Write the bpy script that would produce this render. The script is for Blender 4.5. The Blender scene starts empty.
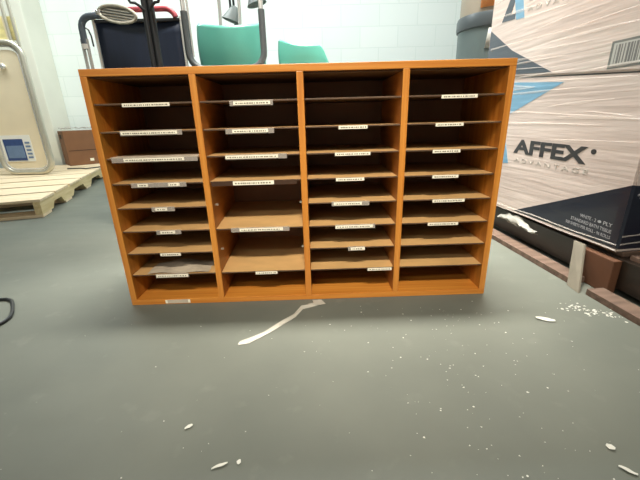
import bpy, bmesh, math, random
from mathutils import Vector, Matrix, noise
random.seed(7)
S = bpy.context.scene
COL = S.collection
PI = math.pi

# ------------------------------------------------------------------ materials
def lin(c):
    return tuple(((v/12.92) if v <= 0.04045 else ((v+0.055)/1.055)**2.4) for v in (x/255 for x in c)) + (1,)

def mat(name, rgb, rough=0.5, metal=0.0, var=0.0, scale=(8, 8, 8), bump=0.0, bscale=None, coat=0.0, rvar=0.0, rgb2=None, lo=0.35, hi=0.65):
    m = bpy.data.materials.new(name); m.use_nodes = True
    nt = m.node_tree; b = nt.nodes['Principled BSDF']
    b.inputs['Roughness'].default_value = rough; b.inputs['Metallic'].default_value = metal
    b.inputs['Coat Weight'].default_value = coat
    base = lin(rgb); b.inputs['Base Color'].default_value = base
    if var or rgb2 or bump or rvar:
        tc = nt.nodes.new('ShaderNodeTexCoord'); mp = nt.nodes.new('ShaderNodeMapping')
        mp.inputs['Scale'].default_value = scale
        nt.links.new(tc.outputs['Object'], mp.inputs['Vector'])
        nz = nt.nodes.new('ShaderNodeTexNoise'); nz.inputs['Scale'].default_value = 1; nz.inputs['Detail'].default_value = 6
        nt.links.new(mp.outputs['Vector'], nz.inputs['Vector'])
        if var or rgb2:
            cr = nt.nodes.new('ShaderNodeValToRGB')
            cr.color_ramp.elements[0].position = lo; cr.color_ramp.elements[1].position = hi
            c2 = lin(rgb2) if rgb2 else tuple(v*(1+var) for v in base[:3]) + (1,)
            c1 = base if rgb2 else tuple(v*(1-var) for v in base[:3]) + (1,)
            cr.color_ramp.elements[0].color = c1; cr.color_ramp.elements[1].color = c2
            nt.links.new(nz.outputs['Fac'], cr.inputs['Fac']); nt.links.new(cr.outputs['Color'], b.inputs['Base Color'])
        if rvar:
            mr = nt.nodes.new('ShaderNodeMapRange')
            mr.inputs['To Min'].default_value = max(0.02, rough-rvar); mr.inputs['To Max'].default_value = rough+rvar
            nt.links.new(nz.outputs['Fac'], mr.inputs['Value']); nt.links.new(mr.outputs['Result'], b.inputs['Roughness'])
        if bump:
            src = nz
            if bscale:
                mp2 = nt.nodes.new('ShaderNodeMapping'); mp2.inputs['Scale'].default_value = bscale
                nt.links.new(tc.outputs['Object'], mp2.inputs['Vector'])
                src = nt.nodes.new('ShaderNodeTexNoise'); src.inputs['Scale'].default_value = 1; src.inputs['Detail'].default_value = 4
                nt.links.new(mp2.outputs['Vector'], src.inputs['Vector'])
            bp = nt.nodes.new('ShaderNodeBump'); bp.inputs['Strength'].default_value = bump; bp.inputs['Distance'].default_value = 0.01
            nt.links.new(src.outputs['Fac'], bp.inputs['Height']); nt.links.new(bp.outputs['Normal'], b.inputs['Normal'])
    return m

def see_through(name, rgb, alpha, rough=0.25):
    m = mat(name, rgb, rough); m.node_tree.nodes['Principled BSDF'].inputs['Alpha'].default_value = alpha
    return m

WOOD1 = (210, 141, 58); WOOD2 = (189, 115, 42)
M = {}
M['wood_h'] = mat('oak_horizontal', WOOD2, 0.38, scale=(2.2, 60, 90), rgb2=WOOD1, coat=0.15, bump=0.05)
M['wood_v'] = mat('oak_vertical', WOOD2, 0.38, scale=(90, 60, 2.2), rgb2=WOOD1, coat=0.15, bump=0.05)
M['wood_side'] = mat('oak_panel', (176, 110, 50), 0.45, scale=(60, 3, 60), rgb2=(192, 124, 58))
M['edge'] = mat('oak_edging', (226, 156, 78), 0.35, var=0.1, scale=(40, 40, 3))
M['shelf'] = mat('brown_hardboard', (212, 170, 112), 0.45, var=0.07, scale=(12, 20, 12))
M['painted_shade'] = mat('painted_shade_brown', (92, 70, 52), 0.5, var=.1, scale=(10, 10, 10))  # dark brown that imitates shade inside the sorter slots
M['back'] = mat('dark_hardboard', (150, 104, 70), 0.5, var=0.12, scale=(6, 6, 6))
M['paper'] = mat('label_paper', (244, 238, 216), 0.6, var=0.03, scale=(60, 60, 60))
M['print'] = mat('faded_print', (120, 112, 98), 0.7)
M['clear'] = see_through('clear_plastic', (205, 196, 184), 0.38, 0.2)
M['darkclear'] = mat('dark_holder', (70, 50, 38), 0.3)
M['sheet'] = mat('loose_sheet', (196, 182, 160), 0.55, var=0.08, scale=(40, 40, 40))

# grey painted concrete floor
def floor_mat():
    m = bpy.data.materials.new('grey_painted_concrete'); m.use_nodes = True
    nt = m.node_tree; N = nt.nodes; L = nt.links; b = N['Principled BSDF']
    tc = N.new('ShaderNodeTexCoord')
    def nz(scale, detail, sc=(1, 1, 1)):
        mp = N.new('ShaderNodeMapping'); mp.inputs['Scale'].default_value = sc
        n = N.new('ShaderNodeTexNoise'); n.inputs['Scale'].default_value = scale; n.inputs['Detail'].default_value = detail
        L.new(tc.outputs['Object'], mp.inputs['Vector']); L.new(mp.outputs['Vector'], n.inputs['Vector']); return n
    a = nz(2.2, 8); c = nz(14, 6); d = nz(5, 5, (1, 3, 1))
    r = N.new('ShaderNodeValToRGB'); r.color_ramp.elements[0].position = .3; r.color_ramp.elements[1].position = .75
    r.color_ramp.elements[0].color = lin((94, 98, 90)); r.color_ramp.elements[1].color = lin((110, 113, 103))
    L.new(a.outputs['Fac'], r.inputs['Fac'])
    r2 = N.new('ShaderNodeValToRGB'); r2.color_ramp.elements[0].position = .62; r2.color_ramp.elements[1].position = .8
    r2.color_ramp.elements[0].color = (0, 0, 0, 1); r2.color_ramp.elements[1].color = (.35, .35, .35, 1)
    L.new(c.outputs['Fac'], r2.inputs['Fac'])
    mx = N.new('ShaderNodeMixRGB'); mx.inputs['Color2'].default_value = lin((130, 132, 122))
    L.new(r2.outputs['Color'], mx.inputs['Fac']); L.new(r.outputs['Color'], mx.inputs['Color1'])
    L.new(mx.outputs['Color'], b.inputs['Base Color'])
    mr = N.new('ShaderNodeMapRange'); mr.inputs['To Min'].default_value = .5; mr.inputs['To Max'].default_value = .66; b.inputs['Specular IOR Level'].default_value = .3
    L.new(d.outputs['Fac'], mr.inputs['Value']); L.new(mr.outputs['Result'], b.inputs['Roughness'])
    bp = N.new('ShaderNodeBump'); bp.inputs['Strength'].default_value = .12; bp.inputs['Distance'].default_value = .004
    L.new(c.outputs['Fac'], bp.inputs['Height']); L.new(bp.outputs['Normal'], b.inputs['Normal'])
    return m

def block_wall_mat():
    m = bpy.data.materials.new('white_painted_block'); m.use_nodes = True
    nt = m.node_tree; N = nt.nodes; L = nt.links; b = N['Principled BSDF']
    tc = N.new('ShaderNodeTexCoord'); sp = N.new('ShaderNodeSeparateXYZ'); cb = N.new('ShaderNodeCombineXYZ')
    L.new(tc.outputs['Object'], sp.inputs['Vector'])
    ad = N.new('ShaderNodeMath'); ad.operation = 'ADD'
    L.new(sp.outputs['X'], ad.inputs[0]); L.new(sp.outputs['Y'], ad.inputs[1])
    L.new(ad.outputs[0], cb.inputs['X']); L.new(sp.outputs['Z'], cb.inputs['Y'])
    br = N.new('ShaderNodeTexBrick'); br.inputs['Scale'].default_value = 1
    br.inputs['Brick Width'].default_value = .45; br.inputs['Row Height'].default_value = .225
    br.inputs['Mortar Size'].default_value = .006; br.inputs['Mortar Smooth'].default_value = .6
    br.inputs['Color1'].default_value = lin((240, 246, 241)); br.inputs['Color2'].default_value = lin((236, 243, 238))
    br.inputs['Mortar'].default_value = lin((226, 235, 229))
    L.new(cb.outputs[0], br.inputs['Vector']); L.new(br.outputs['Color'], b.inputs['Base Color'])
    bp = N.new('ShaderNodeBump'); bp.invert = True; bp.inputs['Strength'].default_value = .12; bp.inputs['Distance'].default_value = .005
    L.new(br.outputs['Fac'], bp.inputs['Height']); L.new(bp.outputs['Normal'], b.inputs['Normal'])
    b.inputs['Roughness'].default_value = .55
    return m

M['floor'] = floor_mat(); M['wall'] = block_wall_mat()
M['pilaster'] = mat('cream_paint', (232, 232, 218), .5, var=.03, scale=(3, 3, 3))
M['plainwall'] = mat('warehouse_wall', (170, 170, 164), .8, var=.03, scale=(2, 2, 2))
M['ceiling'] = mat('warehouse_ceiling', (180, 180, 174), .8, var=.03, scale=(2, 2, 2))
M['pine'] = mat('raw_pine', (216, 194, 156), .65, scale=(3, 40, 40), rgb2=(234, 214, 184), bump=.1)
M['pine_side'] = mat('raw_pine_stringer', (200, 178, 128), .65, scale=(40, 3, 40), rgb2=(222, 202, 156), bump=.1)
M['darkpine'] = mat('weathered_pine', (84, 66, 54), .7, scale=(40, 3, 40), rgb2=(116, 94, 80), bump=.15)
M['cavity_shade'] = mat('shaded_cavity_wood', (36, 29, 23), .35, var=.15, scale=(4, 12, 12))  # darkened to imitate shade inside the right pallet
M['greyblock'] = mat('grey_pallet_block', (116, 110, 96), .7, var=.1, scale=(20, 20, 20))
M['cardboard'] = mat('brown_cardboard', (128, 88, 58), .75, var=.05, scale=(10, 10, 10))
M['carton'] = mat('orange_brown_carton', (94, 60, 38), .7, var=.08, scale=(10, 10, 10))
M['hole'] = mat('dark_opening', (40, 32, 28), .9)
M['chrome'] = mat('chrome', (222, 222, 218), .22, .55)
M['steel'] = mat('brushed_steel', (204, 200, 184), .3, .55, var=.06, scale=(60, 60, 4))
M['beige'] = mat('beige_enamel', (236, 222, 192), .35, var=.05, scale=(3, 3, 3))
M['yellow'] = mat('amber_tray', (240, 226, 160), .45, var=.12, scale=(30, 30, 30))
M['blue'] = mat('blue_sticker', (52, 76, 128), .4, var=.08, scale=(30, 30, 30))
M['bluepale'] = mat('pale_blue_print', (108, 132, 166), .4, var=.05, scale=(30, 30, 30))
M['white'] = mat('white_print', (236, 236, 230), .5)
M['navyfab'] = mat('navy_nylon', (18, 32, 54), .6, var=.1, scale=(30, 30, 5), bump=.1)
M['red'] = mat('red_bar', (178, 76, 86), .45)
M['greyfoam'] = mat('blue_grey_foam', (92, 105, 116), .7, var=.08, scale=(60, 60, 60))
M['black'] = mat('black_plastic', (34, 36, 38), .4)
M['charcoal'] = mat('charcoal_sleeve', (66, 72, 74), .5)
M['green'] = mat('green_plastic', (84, 156, 142), .32, var=.04, scale=(4, 4, 4))
M['shade'] = mat('grey_shade', (118, 126, 122), .45)
M['shadein'] = mat('shade_inside', (104, 110, 108), .6)
M['drum'] = mat('grey_drum', (90, 104, 104), .45, var=.05, scale=(5, 5, 5))
M['rim'] = mat('dark_rim', (74, 82, 86), .4)
M['tan'] = mat('tan_lid', (150, 140, 124), .5)
M['orange'] = mat('orange_cover', (212, 138, 78), .5)
M['carton_w'] = mat('wrapped_white_carton', (194, 179, 171), .30, scale=(2.5, 2.5, 16), rgb2=(209, 195, 187), bump=.25, bscale=(3, 3, 60), coat=.5)
M['ink_dark'] = mat('dark_grey_ink', (66, 74, 84), .3, coat=.4, var=.08, scale=(5, 5, 40), bump=.15, bscale=(3, 3, 60))
M['ink_black'] = mat('charcoal_ink', (52, 52, 54), .35, coat=.3)
M['ink_navy'] = mat('navy_ink', (26, 30, 44), .3, coat=.4, bump=.15, bscale=(3, 3, 50))
M['ink_blue'] = mat('light_blue_ink', (112, 158, 186), .3, coat=.4, var=.07, scale=(4, 4, 60), bump=.15, bscale=(3, 3, 60))
M['ink_pale'] = mat('pale_grey_ink', (186, 180, 172), .35, coat=.3)
M['ink_white'] = mat('white_ink', (160, 160, 164), .4)
M['labelgrey'] = mat('label_border', (110, 112, 108), .4)
M['barbg'] = mat('barcode_paper', (178, 178, 172), .4)
M['bar'] = mat('barcode_ink', (112, 112, 110), .4)
M['film'] = see_through('stretch_film', (236, 226, 216), .3, .18)
M['wad'] = see_through('crumpled_film', (206, 204, 194), .5, .2)
M['tape'] = see_through('packing_tape', (220, 216, 202), .55, .35)
M['dust'] = mat('dust_flakes', (208, 207, 196), .45)
M['table'] = mat('grey_laminate', (170, 166, 158), .5)
M['lampw'] = mat('fixture_white', (230, 230, 228), .5)

# ------------------------------------------------------------------ mesh helpers
class MB:
    def __init__(s): s.bm = bmesh.new()
    def box(s, x0, x1, y0, y1, z0, z1, bev=0.0):
        r = bmesh.ops.create_cube(s.bm, size=1)
        for v in r['verts']:
            v.co = Vector(((x0+x1)/2+v.co.x*(x1-x0), (y0+y1)/2+v.co.y*(y1-y0), (z0+z1)/2+v.co.z*(z1-z0)))
        if bev:
            es = list({e for v in r['verts'] for e in v.link_edges})
            bmesh.ops.bevel(s.bm, geom=es, offset=bev, segments=2, affect='EDGES', profile=.6)
        return s
    def hexa(s, bottom, top):
        vs = [s.bm.verts.new(p) for p in bottom] + [s.bm.verts.new(p) for p in top]
        n = len(bottom)
        s.bm.faces.new(vs[:n][::-1]); s.bm.faces.new(vs[n:])
        for i in range(n): s.bm.faces.new((vs[i], vs[(i+1) % n], vs[n+(i+1) % n], vs[n+i]))
        return s
    def prism(s, pts, off):            # pts: 3D polygon, off: extrusion vector
        off = Vector(off)
        return s.hexa(pts, [Vector(p)+off for p in pts])
    def tube(s, pts, r, seg=10, closed=False, rs=None):
        pts = [Vector(p) for p in pts]; n = len(pts); rings = []; up = None
        for i, p in enumerate(pts):
            if closed: t = pts[(i+1) % n]-pts[i-1]
            else: t = pts[min(i+1, n-1)]-pts[max(i-1, 0)]
            t.normalize()
            if up is None: up = t.orthogonal().normalized()
            else:
                up = up-t*up.dot(t)
                up = up.normalized() if up.length > 1e-5 else t.orthogonal().normalized()
            w = t.cross(up); rr = rs[i] if rs else r
            rings.append([s.bm.verts.new(p+(up*math.cos(a)+w*math.sin(a))*rr) for a in (2*PI*k/seg for k in range(seg))])
        m = n if closed else n-1
        for i in range(m):
            a, b = rings[i], rings[(i+1) % n]
            for k in range(seg): s.bm.faces.new((a[k], a[(k+1) % seg], b[(k+1) % seg], b[k]))
        if not closed: s.bm.faces.new(rings[0][::-1]); s.bm.faces.new(rings[-1])
        return s
    def lathe(s, prof, c=(0, 0, 0), seg=40, R=None):    # prof: (r,z); R: rotation matrix
        c = Vector(c); rings = []
        for r, z in prof:
            ring = []
            for k in range(seg):
                v = Vector((max(r, 1e-4)*math.cos(2*PI*k/seg), max(r, 1e-4)*math.sin(2*PI*k/seg), z))
                ring.append(s.bm.verts.new(c+(R @ v if R else v)))
            rings.append(ring)
        for a, b in zip(rings, rings[1:]):
            for k in range(seg): s.bm.faces.new((a[k], a[(k+1) % seg], b[(k+1) % seg], b[k]))
        return s
    def grid(s, f, nu, nv):
        g = [[s.bm.verts.new(f(u/nu, v/nv)) for v in range(nv+1)] for u in range(nu+1)]
        for u in range(nu):
            for v in range(nv): s.bm.faces.new((g[u][v], g[u+1][v], g[u+1][v+1], g[u][v+1]))
        return s
    def build(s, name, m, parent=None, smooth=False, solid=0, loc=None, rz=0, sub=0):
        bmesh.ops.recalc_face_normals(s.bm, faces=s.bm.faces)
        me = bpy.data.meshes.new(name); s.bm.to_mesh(me); s.bm.free()
        if smooth:
            for p in me.polygons: p.use_smooth = True
            try: me.set_sharp_from_angle(angle=R_(40))
            except Exception: pass
        me.materials.append(M[m]); o = bpy.data.objects.new(name, me); COL.objects.link(o)
        if parent: o.parent = parent
        if loc: o.location = loc
        if rz: o.rotation_euler.z = rz
        if solid:
            md = o.modifiers.new('solid', 'SOLIDIFY'); md.thickness = solid; md.offset = 0
        if sub:
            md = o.modifiers.new('sub', 'SUBSURF'); md.levels = sub; md.render_levels = sub
        return o
def R_(a): return a*PI/180
def tag(o, label, cat, group=None):
    o['label'] = label; o['category'] = cat
    if group: o['group'] = group
    return o
def thing(name, label, cat, loc=(0, 0, 0), rz=0, group=None):
    o = bpy.data.objects.new(name, None); COL.objects.link(o); o.location = loc; o.rotation_euler.z = rz
    o.empty_display_size = .1
    return tag(o, label, cat, group)
def struct(o): o['kind'] = 'structure'; return o
def arc(cx, cz, r, a0, a1, n, y=0):
    return [(cx+r*math.cos(R_(a0+(a1-a0)*i/n)), y, cz+r*math.sin(R_(a0+(a1-a0)*i/n))) for i in range(n+1)]
def text_mesh(body, name, m, parent, x0, x1, z0, z1, origin, xd, shear=0.0, bold=0.0, spacing=1.0):
    """flat raised lettering fitted to a rectangle (x along xd, z up) on a vertical face"""
    cu = bpy.data.curves.new(name, 'FONT'); cu.body = body; cu.extrude = .001; cu.offset = bold; cu.space_character = spacing
    tmp = bpy.data.objects.new('lettering', cu); COL.objects.link(tmp)
    dg = bpy.context.evaluated_depsgraph_get(); dg.update()
    me = bpy.data.meshes.new_from_object(tmp.evaluated_get(dg))
    bpy.data.objects.remove(tmp)
    xs = [v.co.x for v in me.vertices]; ys = [v.co.y for v in me.vertices]
    ax, bx, ay, by = min(xs), max(xs), min(ys), max(ys)
    xd = Vector(xd); nrm = xd.cross(Vector((0, 0, 1))); O = Vector(origin)
    for v in me.vertices:
        u = (v.co.x-ax)/(bx-ax); w = (v.co.y-ay)/(by-ay)
        d = .0012 if v.co.z > 0 else 0.0002
        v.co = O+xd*(x0+(x1-x0)*u)+Vector((0, 0, 1))*(z0+(z1-z0)*w+shear*u)+nrm*d
    me.materials.clear(); me.materials.append(M[m])
    o = bpy.data.objects.new(name, me); COL.objects.link(o); o.parent = parent
    return o

# ------------------------------------------------------------------ the room
XL, XR, YF, YB, ZC = -4.4, 3.6, -4.2, 3.65, 3.0
struct(MB().box(XL, XR, YF, YB, -.1, 0).build('floor', 'floor'))
struct(MB().box(XL, XR, YB, YB+.15, 0, ZC).build('wall_back', 'wall'))
struct(MB().box(XL-.15, XL, YF, YB, 0, ZC).build('wall_left', 'plainwall'))
struct(MB().box(XR, XR+.15, YF, YB, 0, ZC).build('wall_right', 'plainwall'))
struct(MB().box(XL, XR, YF-.15, YF, 0, ZC).build('wall_front', 'plainwall'))
struct(MB().box(XL, XR, YF, YB, ZC, ZC+.1).build('ceiling', 'ceiling'))
struct(MB().box(-3.75, -3.03, 3.33, YB, 0, ZC, .01).build('trim_1', 'pilaster'))

# ------------------------------------------------------------------ the mail sorter
W, H, D, T = 1.2, .7256, .31, .019
Z1, P = .0885, .0754
cab = thing('mail_sorter', 'oak pigeonhole mail sorter with four columns of labelled brown shelves, standing on the grey floor', 'sorter')
MB().box(-W/2, W/2, 0, D, H-T, H, .0015).build('top_panel', 'wood_h', cab)
MB().box(-W/2+T+.0005, W/2-T-.0005, .012, D-.007, H-T-.0035, H-T-.0002).build('shade_sheet', 'painted_shade', cab)  # added dark sheet standing in for shade under the top panel
MB().box(-W/2, W/2, 0, D, 0, T, .0015).build('bottom_panel', 'wood_h', cab)
for s in (-1, 1):
    a, b = sorted((s*W/2, s*(W/2-T)))
    MB().box(a, b, 0, D, T, H-T, .0015).build('side_panel', 'wood_v', cab)
MB().box(-W/2+T, W/2-T, D-.006, D, T, H-T).build('back_panel', 'back', cab)
dx = [(-.25+.25*k)*(W-T) for k in range(3)]
for x in dx:
    d = MB().box(x-T/2, x+T/2, .006, D-.006, T, H-T-.004, .0012).build('divider', 'wood_side', cab)
    MB().box(x-T/2, x+T/2, 0, .006, T, H-T, .001).build('edging', 'wood_v', d)
lefts = [-W/2+T]+[x+T/2 for x in dx]; rights = [x-T/2 for x in dx]+[W/2-T]
# labels: column, level -> (x0, x1, holder x0, holder x1, kind)
LAB = {
 (0,1): [(-.5016,-.3687,None)], (0,2): [(-.5212,-.3592,(-.524,-.346))], (0,3): [(-.5288,-.351,(-.565,-.312))],
 (0,4): [(-.5031,-.4718,(-.523,-.357)), (-.4106,-.3762,None)], (0,5): [(-.4631,-.4265,(-.475,-.404))],
 (0,6): [(-.4609,-.414,(-.474,-.396))], (0,7): [(-.4743,-.4084,None)], (0,8): [(-.501,-.3963,(-.503,-.394))],
 (1,1): [(-.1902,-.0867,(-.201,-.079))], (1,2): [(-.2013,-.098,(-.221,-.081))], (1,3): [(-.2295,-.0739,(-.2295,-.048))],
 (1,4): [(-.2153,-.0912,'wide')], (1,6): [(-.2108,-.0732,(-.238,-.053))], (1,8): [(-.1732,-.1009,None)],
 (2,2): [(.106,.1901,None)], (2,3): [(.0947,.1999,None)], (2,4): [(.0968,.183,None)], (2,5): [(.0892,.1768,(.083,.2))],
 (2,6): [(.0936,.2129,(.0936,.22))], (2,7): [(.1431,.1887,(.134,.1887))], (2,8): [(.1989,.2789,None)],
 (3,1): [(.3987,.5012,None)], (3,2): [(.3882,.4698,None)], (3,3): [(.3856,.4684,None)], (3,4): [(.3909,.4705,None)],
 (3,5): [(.3972,.4979,None)], (3,6): [(.3882,.4855,None)],
}
def put_label(parent, x0, x1, hold, z, y=0.0005, lh=.0105, wordy=True):
    if hold == 'wide':
        pass
    elif hold:
        MB().box(hold[0], hold[1], y+.0012, y+.002, z-lh-.0015, z+.003).build('label_holder', 'clear', parent)
    o = MB().box(x0, x1, y-.0004, y+.0008, z-lh+.001, z).build('label', 'paper', parent)
    # faint printed line of illegible marks on the strip
    m = MB(); x = x0+.006; rng = random.Random(int((x0+z*3)*1e5))
    while x < x1-.008:
        w = rng.uniform(.002, .006)
        m.box(x, min(x+w, x1-.004), y-.0008, y-.0004, z-lh*.66, z-lh*.34); x += w+rng.uniform(.001, .004)
    if wordy: m.build('print', 'print', parent)
for c in range(4):
    xa, xb = lefts[c]+.0008, rights[c]-.0008
    for k in range(1, 9):
        if c == 1 and k in (5, 7): continue
        z = H-Z1-(k-1)*P
        tilt = .0
        m = MB()
        th = .0042
        if c == 1 and k in (6, 8):
            up = .018
            m.hexa([(xa, .006, z-th), (xb, .006, z-th), (xb, D-.008, z-th+up), (xa, D-.008, z-th+up)],
                   [(xa, .006, z), (xb, .006, z), (xb, D-.008, z+up), (xa, D-.008, z+up)])
        else:
            m.box(xa, xb, .006, D-.008, z-th, z, .0006)
        sh = m.build('shelf', 'shelf', cab)
        sh.data.materials.append(M['painted_shade'])          # dark undersides and edges: slot shade put into the colour
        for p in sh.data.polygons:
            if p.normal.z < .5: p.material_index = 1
        wide = False
        for (x0, x1, hold) in LAB.get((c, k), []):
            if hold == 'wide':
                MB().box(xa+.004, xb-.012, .0022, .0055, z-.0145, z-.0005).build('label_holder', 'darkclear', sh)
                put_label(sh, x0, x1, None, z-.001, .0008, .013)
            else:
                zz = z-.0005 if c != 1 or k > 2 else z-.003
                put_label(sh, x0, x1, hold, zz, .002)
        if (c, k) == (0, 8):
            MB().grid(lambda u, v: Vector((-.53+.2*u, .006+.1*v, z+.002+.008*math.sin(PI*u)*(.4+.6*v)+.003*math.sin(9*u+4*v))), 14, 6).build('loose_sheet', 'sheet', sh, solid=.0006)
        if (c, k) == (0, 3):
            MB().box(-.57, -.31, .008, .05, z+.0006, z+.003).build('loose_sheet', 'sheet', sh)
bp = [o for o in cab.children if o.name.startswith('bottom_panel')][0]
lb = MB().box(-.4857, -.4023, -.0008, 0, .003, .0165).build('label', 'sheet', bp)
for s in (-.4857, -.4093):
    MB().box(s, s+.007, -.0012, -.0008, .004, .0155).build('label_end', 'paper', bp)
# bare shelf pins where two shelves of the second column are missing
for k in (5, 7):
    z = H-Z1-(k-1)*P
    for x, sg in ((lefts[1], 1), (rights[1], -1)):
        a, b = sorted((x, x+sg*.008))
        MB().box(a, b, .035, .04, z-.006, z-.001).build('shelf_pin', 'steel', cab)

# ------------------------------------------------------------------ left pallet and what stands on it
pr = math.atan2(.951, -.31)-PI/2          # side runs away from the camera, leaning left
pal = thing('pallet', 'pale raw pine pallet on the floor at the left, carrying the framed panel', 'pallet', (-1.79, 1.24, 0), pr)
PLn, PWd, ph = 2.3, 1.35, .122           # length along local +y, width along local -x
for x in (-.04, -PWd/2, -PWd):
    m = MB()
    prof = [(0, .018), (.2, .018), (.25, .062), (.40, .062), (.45, .018), (.68, .018), (.74, .062), (1.0, .062), (1.06, .018), (1.26, .018), (1.32, .062), (1.6, .062), (1.66, .018), (1.86, .018), (1.92, .062), (2.1, .062), (2.15, .018), (PLn, .018), (PLn, ph-.018), (0, ph-.018)]
    m.prism([(x, y, z) for y, z in prof], (.04, 0, 0)).build('stringer', 'pine_side', pal)
ys = [(0, .27), (.31, .60), (.645, .94), (.985, 1.27), (1.31, 1.6), (1.64, 1.93), (1.97, PLn)]
for i, (y0, y1) in enumerate(ys):
    MB().box(-PWd-.005, .006-.004*(i % 2), y0, y1, ph-.018, ph, .003).build('deck_board', 'pine', pal)
for y0, y1 in ((0, .16), (.47, .63), (1.08, 1.24), (2.12, 2.28)):
    MB().box(-PWd, 0, y0, y1, 0, .018, .002).build('bottom_board', 'pine', pal)

fp = thing('framed_panel', 'tall beige panel in rounded chrome frame with blue sticker, standing on pine pallet', 'panel', (-2.7, 2.45, .127))
def rrect(x0, x1, z0, z1, r, y=0, n=6):
    return arc(x1-r, z0+r, r, -90, 0, n, y)+arc(x1-r, z1-r, r, 0, 90, n, y)+arc(x0+r, z1-r, r, 90, 180, n, y)+arc(x0+r, z0+r, r, 180, 270, n, y)
zt = 1.145
MB().prism(rrect(-.24, .15, .06, zt-.06, .08, -.005), (0, .02, 0)).build('panel', 'beige', fp)
MB().tube(rrect(-.275, .185, .022, zt, .11), .025, 10, True).build('outer_frame', 'steel', fp, True)
MB().tube(rrect(-.248, .156, .05, zt-.03, .09, -.006), .009, 8, True).build('inner_frame', 'chrome', fp, True)
st = MB().prism(rrect(-.235, .045, .125, .37, .01, -.0075, 2), (0, .002, 0)).build('sticker', 'white', fp)
MB().box(-.215, -.03, -.0092, -.0075, .135, .335).build('sticker_print', 'blue', st)
MB().box(-.2, -.04, -.0102, -.0092, .16, .275).build('sticker_picture', 'bluepale', st)
for i in range(5):
    MB().box(-.015, .03, -.0095, -.0075, .155+.034*i, .172+.034*i).build('sticker_marks', 'bluepale', st)
MB().lathe([(.001, 0), (.022, 0), (.026, .01), (.016, .028), (.001, .03)], (-.005, -.006, .955), 20, Matrix.Rotation(PI/2, 3, 'X')).build('knob', 'chrome', fp, True)
for x in (.125, .185):
    MB().tube([(x, 0, zt-.03), (x, 0, 1.9)], .013, 10).build('post', 'steel', fp, True)
MB().tube([(-.2, 0, zt-.03), (-.2, 0, 1.9), (.185, 0, 1.9)], .013, 10).build('post', 'steel', fp, True)
MB().box(-.19, .17, .014, .05, zt+.02, zt+.2, .004).build('tray', 'yellow', fp)
for i in range(4):
    MB().box(-.18+.09*i, -.165+.09*i, .006, .014, zt+.02, zt+.2).build('tray_rib', 'beige', fp)

ca = thing('cardboard_box', 'brown cardboard box with dark hand hole at the pallet\'s far end', 'box', (-2.785, 3.1, .1225), R_(42))
MB().box(0, .38, 0, .33, 0, .385, .004).build('body', 'cardboard', ca)
MB().prism([(-.001, .12, .30), (-.001, .24, .30), (-.001, .24, .345), (-.001, .12, .345)], (-.001, 0, 0)).build('hand_hole', 'hole', ca)
MB().box(.02, .37, -.0015, 0, .165, .17).build('crease', 'hole', ca)
MB().box(.21, .25, -.0015, 0, .04, .07).build('print', 'paper', ca)
def crumple(f, nu, nv, amp, sc, seed):
    off = Vector((seed*7.1, seed*3.3, 0))
    def g(u, v):
        p = f(u, v); n = noise.noise_vector(p*sc+off); return p+n*amp
    return MB().grid(g, nu, nv)
cw = crumple(lambda u, v: Vector((.0+.38*u, .02+.28*v, .03)), 24, 14, .022, 18, 2).build('film_scrap', 'wad', None, True, loc=(-2.785, 3.1, .507), rz=R_(42))
tag(cw, 'crumpled clear film lying along the top of the brown cardboard box by the wall', 'plastic film')
cb = MB().tube([(-2.62, 2.79, .131), (-2.5, 2.83, .128), (-2.42, 2.78, .128), (-2.33, 2.9, .128), (-2.28, 2.97, .135)], .006, 8)
tag(cb.build('cable', 'black', None, True), 'thin black cable lying on the pine pallet deck in front of the cardboard box', 'cable')

co = MB()
pts = [(-1.5, .03), (-1.3, .055), (-1.15, .063), (-1.098, .063), (-1.072, .064), (-1.045, .05), (-1.017, .02), (-.98, -.028), (-.963, -.057), (-.958, -.086), (-.965, -.12), (-1.0, -.17), (-1.1, -.23)]
co.tube([(x, y, .006) for x, y in pts], .0055, 8)
tag(co.build('cord', 'black', None, True), 'black cord bent in a loop on the bare floor at the left edge', 'cord')

# ------------------------------------------------------------------ behind the sorter
tb = thing('folding_table', 'grey folding table behind the oak sorter, carrying the green chairs', 'table', (-.1, 1.12, 0))
MB().box(-.42, .52, -.36, .66, .705, .735, .004).build('tabletop', 'table', tb)
for x in (-.38, .48):
    for y in (-.32, .62):
        MB().tube([(x, y, 0), (x, y, .705)], .014, 10).build('leg', 'chrome', tb, True)

def chair_shell(w, ztop, lean, bow):
    """back and seat of a moulded chair; u across, v from top edge down and round into the seat"""
    def f(u, v):
        a = 2*u-1; zt_ = ztop(u)
        if v < .6:
            t = v/.6; z = zt_+(.10-zt_)*t; y = lean*t*t
            hw = w*(.5+.0*t)
        else:
            t = (v-.6)/.4; ang = t*PI/2
            z = .10-.085*math.sin(min(ang*1.6, PI/2)); y = lean+.30*t*t+.06*math.sin(ang)
            hw = w*(.5-.02*t)
        x = a*hw*(1+.03*math.sin(PI*min(1, v/.6)))
        y += bow*a*a*(1-.6*v)
        return Vector((x, y, z))
    return MB().grid(f, 24, 24)
c1 = thing('chair', 'larger green plastic chair shell between two chrome and charcoal tubes', 'chair', (-.39, 1.0, .735))
chair_shell(.345, lambda u: .334-.028*math.sin(PI*u)-.03*max(0, abs(2*u-1)-.94)*8-.006*u, .03, .07).build('shell', 'green', c1, True, .006)
def U(x0, x1, zb, ztp, r, y):
    return [(x0, y, ztp)]+[(x0, y, zb+r+(ztp-zb-r)*.5)]+arc(x0+r, zb+r, r, 180, 270, 6, y)+arc(x1-r, zb+r, r, 270, 360, 6, y)+[(x1, y, zb+r+(ztp-zb-r)*.5), (x1, y, ztp)]
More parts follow.
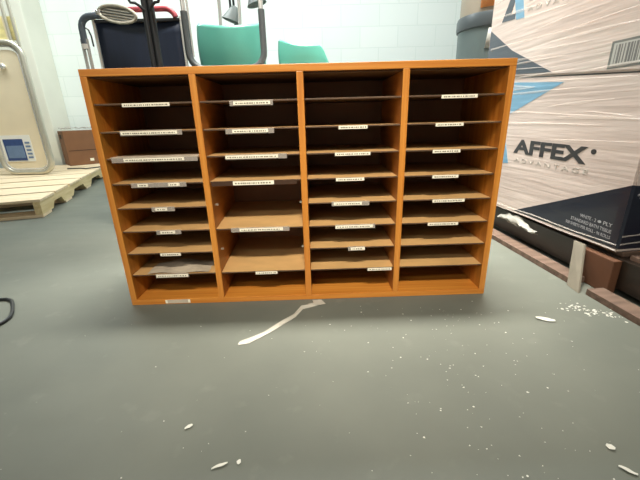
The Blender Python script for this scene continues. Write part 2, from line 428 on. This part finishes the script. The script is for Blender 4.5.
fr = MB().tube(U(-.198, .184, .1, .85, .075, -.045), .011, 10).build('tube_frame', 'chrome', c1, True)
MB().tube(U(-.198, .184, .1, .36, .075, -.045), .0165, 10).build('sleeve', 'charcoal', fr, True)
MB().tube([(-.182, -.03, .16), (-.182, -.03, .85)], .006, 8).build('brace', 'chrome', c1, True)
for x in (-.12, .11):
    MB().tube([(x, -.045, .0), (x, -.045, .1)], .012, 8).build('foot', 'charcoal', c1, True)
for x, y in ((-.06, .12), (.045, .12)):
    MB().tube([(x, y, .03), (x, y, .31), (x+.004, y, .4), (x+.012, y, .85)], .009, 8).build('leg', 'chrome', c1, True)
c2 = thing('chair', 'smaller green plastic chair shell, the right one, alone against the white block wall', 'chair', (-.005, 1.0, .735))
def top2(u):
    pts = [(0, .236), (.04, .243), (.15, .23), (.32, .213), (.45, .207), (.6, .206), (.84, .209), (.9, .19), (1, .13)]
    for (a, b), (c, d) in zip(pts, pts[1:]):
        if u <= c: return b+(d-b)*(u-a)/(c-a)
    return pts[-1][1]
chair_shell(.262, top2, .02, .05).build('shell', 'green', c2, True, .006)
for x in (-.09, .09):
    MB().tube([(x, .12, .0), (x, .34, .0)], .010, 8).build('runner', 'chrome', c2, True, loc=(0, 0, .0105))

def lamp(x, y, zb, lab, tilt):
    t = thing('cone_lamp', lab, 'lamp', (x, y, .735))
    z = zb-.735
    R = Matrix.Rotation(tilt, 3, 'Y')
    MB().lathe([(.001, 0), (.07, 0), (.07, .012), (.02, .02), (.001, .02)], (0, .12, 0), 28).build('base', 'black', t, True)
    MB().tube([(0, .12, .015), (0, .12, z+.32)]+[(0, .12*math.cos(R_(a)), z+.32+.06*math.sin(R_(a))) for a in (30, 60, 90)]+[(0, 0, z+.32), (0, 0, z+.07)], .008, 8).build('stem', 'charcoal', t, True)
    MB().lathe([(.014, .085), (.02, .08), (.062, 0), (.064, -.002), (.06, 0), (.018, .076), (.012, .08)], (0, 0, z), 32, R).build('shade', 'shade', t, True)
    MB().lathe([(.001, .02), (.052, .012), (.059, .001)], (0, 0, z), 32, R).build('shade_lining', 'shadein', t, True)
lamp(-.47, 1.55, 1.185, 'grey cone-shaped lamp shade above the larger green chair shell', R_(20))
lamp(-.30, 1.55, 1.275, 'grey lamp whose shade just dips into view beside the right chrome tube', R_(-15))

# navy transport chair
nv = thing('transport_chair', 'navy fabric folding transport chair with chrome posts and a grey foam handle', 'wheelchair', (-.83, 1.0, 0))
MB().grid(lambda u, v: Vector((-.222+.424*u, .012*math.sin(PI*u), .45+.625*v)), 12, 10).build('backrest', 'navyfab', nv, True, .008)
MB().box(-.225, .205, -.008, .02, 1.062, 1.078, .004).build('back_hem', 'black', nv)
for x in (-.232, .209):
    MB().tube([(x, 0, .06), (x, 0, 1.085)], .0075, 10).build('post', 'white', nv, True)
for x in (-.298, -.274):
    MB().tube([(x, -.02, .03), (x, -.02, .99)], .0085, 10).build('handle_tube', 'chrome', nv, True)
MB().tube([(-.286, -.02, .965), (-.286, -.02, 1.015)]+arc(-.286+.055, 1.035, .055, 180, 90, 6, -.02)+[(-.2, -.02, 1.092), (-.175, -.01, 1.094)], .016, 12).build('handle_grip', 'greyfoam', nv, True)
MB().tube([(-.286, -.02, .945), (-.286, -.02, .967)], .018, 12).build('grip_collar', 'white', nv, True)
MB().tube([(-.2, 0, 1.105), (-.16, 0, 1.118), (.12, 0, 1.12)]+arc(.135, 1.068, .052, 90, 15, 6, 0), .0135, 10).build('cross_bar', 'red', nv, True)
MB().tube([(-.268, -.025, 1.04), (-.252, -.025, 1.03), (-.244, -.025, 1.0), (-.243, -.025, .955)], .004, 6).build('brake_cable', 'black', nv, True)
R = Matrix.Rotation(R_(9), 3, 'Y')
def el(k, n, a, b): return R @ Vector((a*math.cos(2*PI*k/n), 0, b*math.sin(2*PI*k/n)))
c0 = Vector((-.076, -.06, 1.085))
pl = MB().tube([c0+el(k, 32, .088, .034) for k in range(32)], .0085, 8, True).build('foot_plate', 'steel', nv, True)
m = MB()
m.prism([c0+el(k, 32, .086, .033)+Vector((0, .002, 0)) for k in range(32)], (0, .004, 0)); m.build('plate_mesh', 'steel', pl)
for i in range(-2, 3):
    zz = i*.012; hw = .08*math.sqrt(max(0, 1-(zz/.034)**2))
    MB().tube([c0+R @ Vector((-hw, -.004, zz)), c0+R @ Vector((hw, -.004, zz))], .0025, 6).build('plate_rib', 'shadein', pl, True)
MB().tube([c0+R @ Vector((-.105, .02, .0)), c0+R @ Vector((-.075, 0, .0))], .014, 10).build('plate_clamp', 'chrome', pl, True)
MB().box(-.2, .2, .02, .42, .44, .47, .01).build('seat', 'navyfab', nv)
for x in (-.212, .208):
    MB().tube([(x, 0, .47), (x, .42, .47), (x, .44, .12)], .0085, 8).build('side_rail', 'chrome', nv, True)
for x in (-.235, .235):
    for y, r in ((.0, .1), (.44, .07)):
        MB().lathe([(r*.8, -.012), (r, -.01), (r, .01), (r*.8, .012), (r*.15, .012), (r*.15, -.012), (r*.8, -.012)], (x, y, r), 28, Matrix.Rotation(PI/2, 3, 'Y')).build('wheel', 'black', nv, True)

cs = thing('coat_stand', 'black two-tube coat stand with hooks in front of the navy fabric', 'coat stand', (-.706, .82, 0))
for x in (-.0135, .0135):
    MB().tube([(x, 0, .05), (x, 0, 1.4)], .0145, 10).build('pole', 'black', cs, True)
for a in (-20, 200, 90):
    MB().tube([(0, 0, .07), (.14*math.cos(R_(a)), .14*math.sin(R_(a)), .03), (.17*math.cos(R_(a)), .17*math.sin(R_(a)), .012)], .011, 8).build('leg', 'black', cs, True)
for s in (-1, 1):
    MB().tube([(s*.012, -.012, 1.065), (s*.03, -.02, 1.082), (s*.045, -.025, 1.092), (s*.062, -.03, 1.092), (s*.075, -.03, 1.115)], .006, 8).build('hook', 'black', cs, True)

# grey drum
dr = thing('drum', 'grey plastic drum with dark rim and an orange cover, behind the stacked cartons', 'drum', (1.135, 1.32, 0))
MB().lathe([(.001, 0), (.18, 0), (.19, .02), (.198, .9), (.2, 1.06), (.19, 1.06), (.001, 1.05)], seg=48).build('body', 'drum', dr, True)
MB().lathe([(.198, 1.04), (.208, 1.045), (.211, 1.06), (.211, 1.1), (.206, 1.115), (.15, 1.12), (.001, 1.121)], seg=48).build('rim', 'rim', dr, True)
MB().lathe([(.196, 1.11), (.196, 1.3), (.17, 1.36), (.001, 1.38)], seg=48).build('lid', 'tan', dr, True)
m = MB()
def sector(u, v):
    a = R_(222+80*u); return Vector((.2*math.cos(a), .2*math.sin(a), 1.135+.16*v))
m.grid(sector, 14, 2).build('cover', 'orange', dr, True, .006)
MB().grid(lambda u, v: Vector((.203*math.cos(R_(235+9*u+3*v)), .203*math.sin(R_(235+9*u+3*v)), .93+.1*v)), 6, 2).build('tag', 'barbg', dr, True, .003)
MB().grid(lambda u, v: Vector((.204*math.cos(R_(246+5*u+3*v)), .204*math.sin(R_(246+5*u+3*v)), .9+.13*v)), 6, 2).build('tag', 'black', dr, True, .003)

# ------------------------------------------------------------------ right pallet with wrapped cartons
B = Vector((1.014, -.010, 0)); DV = Vector((.109, -.994, 0)); NV = Vector((.994, .109, 0))
def fc(s, z, out=0.0): return B-DV*s+Vector((0, 0, z))-NV*out
LEN, DEP = .895, .55
def carton(name, label, zb, zt0, zt1):
    """carton with its long face towards the sorter; zt0/zt1 top heights at near/far end"""
    t = thing(name, label, 'carton', (0, 0, 0))
    a, b = fc(0, 0), fc(LEN, 0); c, d = b+NV*DEP, a+NV*DEP
    up = Vector((0, 0, 1)); m = MB()
    m.hexa([a+up*zb[0], b+up*zb[1], c+up*zb[1], d+up*zb[0]], [a+up*zt0, b+up*zt1, c+up*zt1, d+up*zt0])
    bmesh.ops.bevel(m.bm, geom=list(m.bm.edges), offset=.006, segments=2, affect='EDGES')
    m.build('body', 'carton_w', t)
    return t
lo = carton('carton', 'lower wrapped white bath tissue carton with navy corner, on the dark pallet', (.14, .14), .681, .742)
hi = carton('carton', 'upper wrapped white bath tissue carton with barcode label, on top of the other carton', (.686, .747), 1.24, 1.30)
def patch(parent, name, m, pts, out=.0008):
    return MB().prism([fc(s, z, .0001) for s, z in pts], -NV*out).build(name, m, parent)
# lower carton graphics
patch(lo, 'printed_panel', 'ink_navy', [(.52, .152), (.0062, .152), (.0062, .362), (.03, .352), (.268, .255), (.511, .156)])
o = B+NV*.004+Vector((0, 0, 0))
MB().prism([B+NV*.0062+DV*.0001+Vector((0, 0, .152)), B+NV*.5+DV*.0001+Vector((0, 0, .152)), B+NV*.5+DV*.0001+Vector((0, 0, .33)), B+NV*.0062+DV*.0001+Vector((0, 0, .362))], DV*.0008).build('printed_panel', 'ink_navy', lo)
ev = (DV-NV).normalized()
MB().prism([fc(.0066, .154, .0004), B+NV*.0066+DV*.0004+Vector((0, 0, .154)), B+NV*.0066+DV*.0004+Vector((0, 0, .362)), fc(.0066, .362, .0004)], ev*.0019).build('printed_corner', 'ink_navy', lo)
for i, (x0, x1, z) in enumerate(((.02, .09, .33), (.03, .2, .322))):
    MB().tube([B+DV*.0015+NV*(x0+(x1-x0)*k/6)+Vector((0, 0, z+.012*math.sin(PI*k/6))) for k in range(7)], .003, 6).build('printed_mark', 'ink_white', lo)
patch(lo, 'printed_panel', 'ink_blue', [(.89, .728), (.361, .686), (.631, .584), (.89, .49)])
def face_text(body, name, m, parent, s0, s1, z0, z1, shear=0, bold=0, spacing=1.0):
    return text_mesh(body, name, m, parent, -s0, -s1, z0, z1, B-NV*.0002, DV, shear, bold, spacing)
face_text('AFFEX', 'printed_logo', 'ink_black', lo, .586, .19, .409, .469, -.006, .035, .97)
face_text('ADVANTAGE', 'printed_text', 'ink_pale', lo, .572, .172, .371, .388, -.002, 0, 1.5)
patch(lo, 'registered_dot', 'ink_black', [(.168+.011*math.cos(2*PI*k/16), .449+.009*math.sin(2*PI*k/16)) for k in range(16)])
patch(lo, 'printed_emblem', 'ink_blue', [(.66, .47), (.612, .358), (.662, .354), (.70, .45)])
patch(lo, 'printed_emblem', 'ink_dark', [(.73, .47), (.70, .47), (.735, .40), (.72, .40), (.76, .37), (.80, .36)])
face_text('WHITE - 2', 'printed_text', 'ink_white', lo, .163, .097, .219, .231, -.002, 0)
face_text('PLY', 'printed_text', 'ink_white', lo, .068, .035, .217, .229, -.001, 0)
patch(lo, 'printed_leaf', 'ink_white', [(.083+.007*math.cos(2*PI*k/12), .223+.0045*math.sin(2*PI*k/12)) for k in range(12)], .0018)
face_text('STANDARD BATH TISSUE', 'printed_text', 'ink_white', lo, .2, .033, .200, .212, -.005, 0)
face_text('500 SHEETS PER ROLL - 96 ROLLS', 'printed_text', 'ink_white', lo, .22, .032, .182, .193, -.006, 0)
# upper carton graphics
patch(hi, 'printed_panel', 'ink_dark', [(.89, .752), (.64, .742), (.42, .724), (.52, .738+.012), (.72, .852), (.885, .958)][:2]+[(.43, .7265), (.70, .845), (.885, .958)])
patch(hi, 'printed_emblem', 'ink_dark', [(.806, .976), (.712, .970), (.712, .992), (.742, .994), (.712, 1.09), (.745, 1.09)])
patch(hi, 'printed_emblem', 'ink_blue', [(.703, .965), (.648, .962), (.69, 1.09), (.742, 1.09)])
face_text('ADVANTAGE', 'printed_text', 'ink_pale', hi, .632, .23, .978, .997, -.028, 0, 1.5)
face_text('AFFEX', 'printed_logo', 'ink_black', hi, .632, .235, 1.02, 1.082, -.022, .035, .97)
bl = patch(hi, 'barcode_label', 'labelgrey', [(.19, .708), (.01, .708), (.01, .788), (.19, .788)])
MB().prism([fc(s, z, .0009) for s, z in [(.181, .715), (.02, .715), (.02, .781), (.181, .781)]], -NV*.0004).build('barcode_paper', 'barbg', bl)
m = MB(); s = .172; rg = random.Random(3)
while s > .03:
    w = rg.choice((.0025, .004, .007)); m.prism([fc(a, z, .0013) for a, z in [(s, .722), (s-w, .722), (s-w, .776), (s, .776)]], -NV*.0003); s -= w+rg.choice((.003, .004, .006))
m.build('barcode', 'bar', bl)

# stretch film: folds wound round both cartons
m = MB(); rg = random.Random(11)
def seamz(s): return .681+.061*s/LEN
for i in range(40):
    z0 = rg.uniform(.37, 1.15); s0 = rg.uniform(.0, .6); L = rg.uniform(.15, .6); sl = rg.uniform(-.015, .025)
    w = rg.uniform(.002, .007)
    if .33 < z0 < .49 or .19 < z0 < .25: continue
    n = 10; ring = []
    for k in range(n+1):
        s = s0+L*k/n
        if s > LEN: break
        z = z0+sl*k/n+.003*math.sin(5*s+i); h = w*math.sin(PI*min(1, max(.05, k/n)))
        ring.append([m.bm.verts.new(fc(s, z-h, .0015)), m.bm.verts.new(fc(s, z, .0028)), m.bm.verts.new(fc(s, z+h, .0015))])
    for p, q in zip(ring, ring[1:]):
        for a in (0, 1): m.bm.faces.new((p[a], q[a], q[a+1], p[a+1]))
for z0, sl in ((.1455, .0), (.156, .012)):
    ring = []
    for k in range(21):
        s = .004+.886*k/20; z = z0+sl*(1-s)*.6+.002*math.sin(17*s+z0*90); h = .0028
        ring.append([m.bm.verts.new(fc(s, z-h, .0018)), m.bm.verts.new(fc(s, z, .005)), m.bm.verts.new(fc(s, z+h, .0018))])
    for p, q in zip(ring, ring[1:]):
        for a in (0, 1): m.bm.faces.new((p[a], q[a], q[a+1], p[a+1]))
for i in range(2):      # folds on the short face round the corner
    z = .165+.03*i+rg.uniform(-.008, .008); ring = []
    for k in range(11):
        x = .004+.5*k/10; p0 = B+NV*x+DV*.0015+Vector((0, 0, z+.03*k/10))
        ring.append([m.bm.verts.new(p0-Vector((0, 0, .003))), m.bm.verts.new(p0+DV*.003), m.bm.verts.new(p0+Vector((0, 0, .003)))])
    for p, q in zip(ring, ring[1:]):
        for a in (0, 1): m.bm.faces.new((p[a], q[a], q[a+1], p[a+1]))
tag(m.build('stretch_film', 'film', None, True), 'clear stretch film folds wound around the two stacked white cartons', 'stretch film')

# pallet under the cartons: local x along the visible side towards the camera
yaw = math.atan2(-.997, .072)
rp = thing('pallet', 'dark weathered pallet under the wrapped white cartons at the right', 'pallet', (.885, .66, 0), yaw)
LL = 1.0; DD = .66
for x0, x1, y0 in ((-.1, .61, 0), (.69, LL, -.004), (-.1, LL, .28), (-.1, LL, .56)):
    MB().box(x0, x1, y0, y0+(.06 if y0 < .1 else .1), 0, .022, .002).build('bottom_board', 'darkpine', rp)
for y0 in (.09, .58):
    MB().box(-.1, LL, y0, y0+.04, .022, .122, .002).build('stringer', 'cavity_shade', rp)  # full-length and dark so the pallet openings read as shaded
for x0, x1, y0 in ((-.1, .02, .3), (.4, .5, .3), (.9, 1.0, .3)):
    MB().box(x0, x1, y0, y0+.075, .022, .122, .002).build('block', 'darkpine', rp)
for i in range(7):
    x0 = -.1+i*.16
    MB().box(x0, x0+.135, .11, DD, .122, .139, .002).build('deck_board', 'darkpine', rp)
gs = MB().hexa([(.912, -.02, .001), (.916, .042, .001), (.924, .044, .001), (.920, -.018, .001)],
               [(.984, .088, .133), (.98, .135, .133), (.988, .137, .133), (.992, .09, .133)]).build('strut', 'greyblock')
tag(gs, 'pale grey strip leaning from the floor up under the lower wrapped carton', 'strip')
bx = MB().box(.56, .70, .06, .0895, .0, .118, .003).build('carton_scrap', 'carton', None, loc=(.885, .66, 0.001), rz=yaw)
tag(bx, 'orange-brown cardboard piece tucked inside the dark pallet opening', 'cardboard')
wd = crumple(lambda u, v: Vector((.952+.024*u-.02*math.sin(PI*v), .60-.27*u, .088+.04*v*(.35+.65*math.sin(PI*min(1, u+.12))))), 30, 10, .008, 40, 5)
wd = wd.build('film_wad', 'wad', None, True)
tag(wd, 'crumpled clear film at the pallet edge beside the right side of the oak sorter', 'plastic film')

# ------------------------------------------------------------------ floor litter
L_ = [(-.189, -.226), (-.16, -.214), (-.129, -.186), (-.078, -.131), (-.047, -.093), (-.024, -.048), (-.004, -.038)]
R2 = [(-.193, -.244), (-.164, -.239), (-.111, -.19), (-.063, -.137), (-.04, -.111), (-.019, -.066), (.03, -.046)]
m = MB(); row = []
for i, (a, b) in enumerate(zip(L_, R2)):
    row.append([m.bm.verts.new((a[0], a[1], .002+.003*(i % 2))), m.bm.verts.new(((a[0]+b[0])/2, (a[1]+b[1])/2, .005-.002*(i % 2))), m.bm.verts.new((b[0], b[1], .002))])
for p, q in zip(row, row[1:]):
    for a in (0, 1): m.bm.faces.new((p[a], q[a], q[a+1], p[a+1]))
va = [m.bm.verts.new(c) for c in ((-.004, -.04, .006), (.03, -.05, .006), (.056, -.04, .004), (.042, -.01, .003), (.012, -.012, .004), (.016, -.034, .006))]
m.bm.faces.new(va)
tag(m.build('tape_strip', 'tape', None, False, .0008), 'strip of dull clear packing tape folded on the floor in front of the sorter', 'tape')

def scrap(x, y, l, w, rot, lab, seed):
    o = crumple(lambda u, v: Vector(((u-.5)*l, (v-.5)*w*(1-.6*abs(2*u-1)), .004)), 6, 3, .002, 80, seed).build('paper_scrap', 'dust', None, False, .0008, loc=(x, y, 0), rz=rot)
    tag(o, lab, 'paper scrap', 'paper scraps on the floor')
scrap(.704, -.172, .05, .022, R_(-25), 'largest white paper scrap, on the floor right of the sorter near the cartons', 1)
scrap(-.238, -.512, .016, .008, R_(40), 'short white scrap alone on the open floor at left of centre', 2)
scrap(-.154, -.599, .028, .006, R_(20), 'thin curved white scrap at the bottom of the floor', 3)
scrap(-.121, -.593, .008, .008, R_(80), 'tiny white scrap just right of the thin curved one', 4)
scrap(.558, -.591, .014, .012, R_(-50), 'round white scrap near the bottom right of the floor', 5)
scrap(.553, -.637, .026, .008, R_(-40), 'narrow white scrap in the bottom right corner of the floor', 6)

m = MB(); rg = random.Random(5)
def flake(x, y, r):
    n = rg.choice((3, 4, 5)); a0 = rg.uniform(0, 6.28)
    vs = [m.bm.verts.new((x+r*rg.uniform(.5, 1.2)*math.cos(a0+2*PI*k/n), y+r*rg.uniform(.4, 1)*math.sin(a0+2*PI*k/n), .0012+rg.uniform(0, .0012))) for k in range(n)]
    m.bm.faces.new(vs)
for i in range(190):
    x = rg.gauss(.42, .2); y = rg.uniform(-.66, -.05)
    if x > .95+.07*y*-1 or x < -.1: continue
    flake(x, y, rg.choice((.001, .0014, .002, .003)))
for i in range(34): flake(rg.uniform(-.75, .1), rg.uniform(-.62, -.08), rg.choice((.001, .0014, .002)))
for i in range(70):
    t = rg.random(); flake(.80+.12*t+rg.gauss(0, .012), -.10-.06*t+rg.gauss(0, .02), rg.uniform(.002, .0065))
du = m.build('dust_flakes', 'dust')
tag(du, 'scattered pale dust flakes over the grey floor, thickest at the right', 'dust'); du['kind'] = 'stuff'

# ------------------------------------------------------------------ lights
def tube_light(x, y, lx, ly, power, lab, color, spread=180, tilt=0, z=ZC):
    """ceiling fixture: plain housing with a light panel under it; tilt turns the panel towards +y"""
    t = thing('ceiling_light', lab, 'ceiling light', (x, y, z))
    MB().box(-lx/2-.03, lx/2+.03, -ly/2-.03, ly/2+.03, -.06, -.002, .004).build('housing', 'lampw', t)
    ld = bpy.data.lights.new('tube', 'AREA'); ld.shape = 'RECTANGLE'; ld.size = lx; ld.size_y = ly; ld.energy = power; ld.color = color
    ld.spread = R_(spread)
    lo_ = bpy.data.objects.new('tube', ld); COL.objects.link(lo_); lo_.parent = t; lo_.location = (0, 0, -.14 if tilt else -.065)
    lo_.rotation_euler.x = R_(tilt)
tube_light(.1, -2.25, .7, .22, 5.7, 'white ceiling light in front of the sorter, its beam narrowed onto it', (1, .91, .78), 40, 42.8)  # spread and tilt shaped to keep the near floor dim
tube_light(.22, .48, 1.6, .25, 34, 'white ceiling strip light over the sorter', (1, .96, .88), 59, 4)
tube_light(-.8, 1.95, 5.2, .25, 122, 'white ceiling strip light between the sorter and the back wall', (.93, 1, 1))
tube_light(-1.6, -3.6, 3.2, .25, 52, 'added fill light, unseen, near the wall behind the camera', (1, .96, .9))  # added to bounce fill off the front wall into the slots
w = bpy.data.worlds.new('World'); S.world = w; w.use_nodes = True
w.node_tree.nodes['Background'].inputs['Color'].default_value = (.9, 1, .97, 1)
w.node_tree.nodes['Background'].inputs['Strength'].default_value = .03

# ------------------------------------------------------------------ camera
cd = bpy.data.cameras.new('camera'); cam = bpy.data.objects.new('camera', cd); COL.objects.link(cam)
F, pitch, roll, yw = 349.1125, .3396, -.0277, .0113
fw = Vector((math.sin(yw)*math.cos(pitch), math.cos(yw)*math.cos(pitch), -math.sin(pitch)))
r0 = Vector((math.cos(yw), -math.sin(yw), 0)); u0 = r0.cross(fw)
r1 = r0*math.cos(roll)+u0*math.sin(roll); u1 = -r0*math.sin(roll)+u0*math.cos(roll)
cam.matrix_world = Matrix(((r1.x, u1.x, -fw.x, .0313), (r1.y, u1.y, -fw.y, -1.0576), (r1.z, u1.z, -fw.z, .5876), (0, 0, 0, 1)))
cd.sensor_fit = 'HORIZONTAL'; cd.sensor_width = 36; cd.lens = F*36/640; cd.clip_start = .02
S.camera = cam
S.view_settings.view_transform = 'Standard'; S.view_settings.look = 'None'; S.view_settings.gamma = 1
S.view_settings.use_curve_mapping = False; S.view_settings.exposure = 0.5
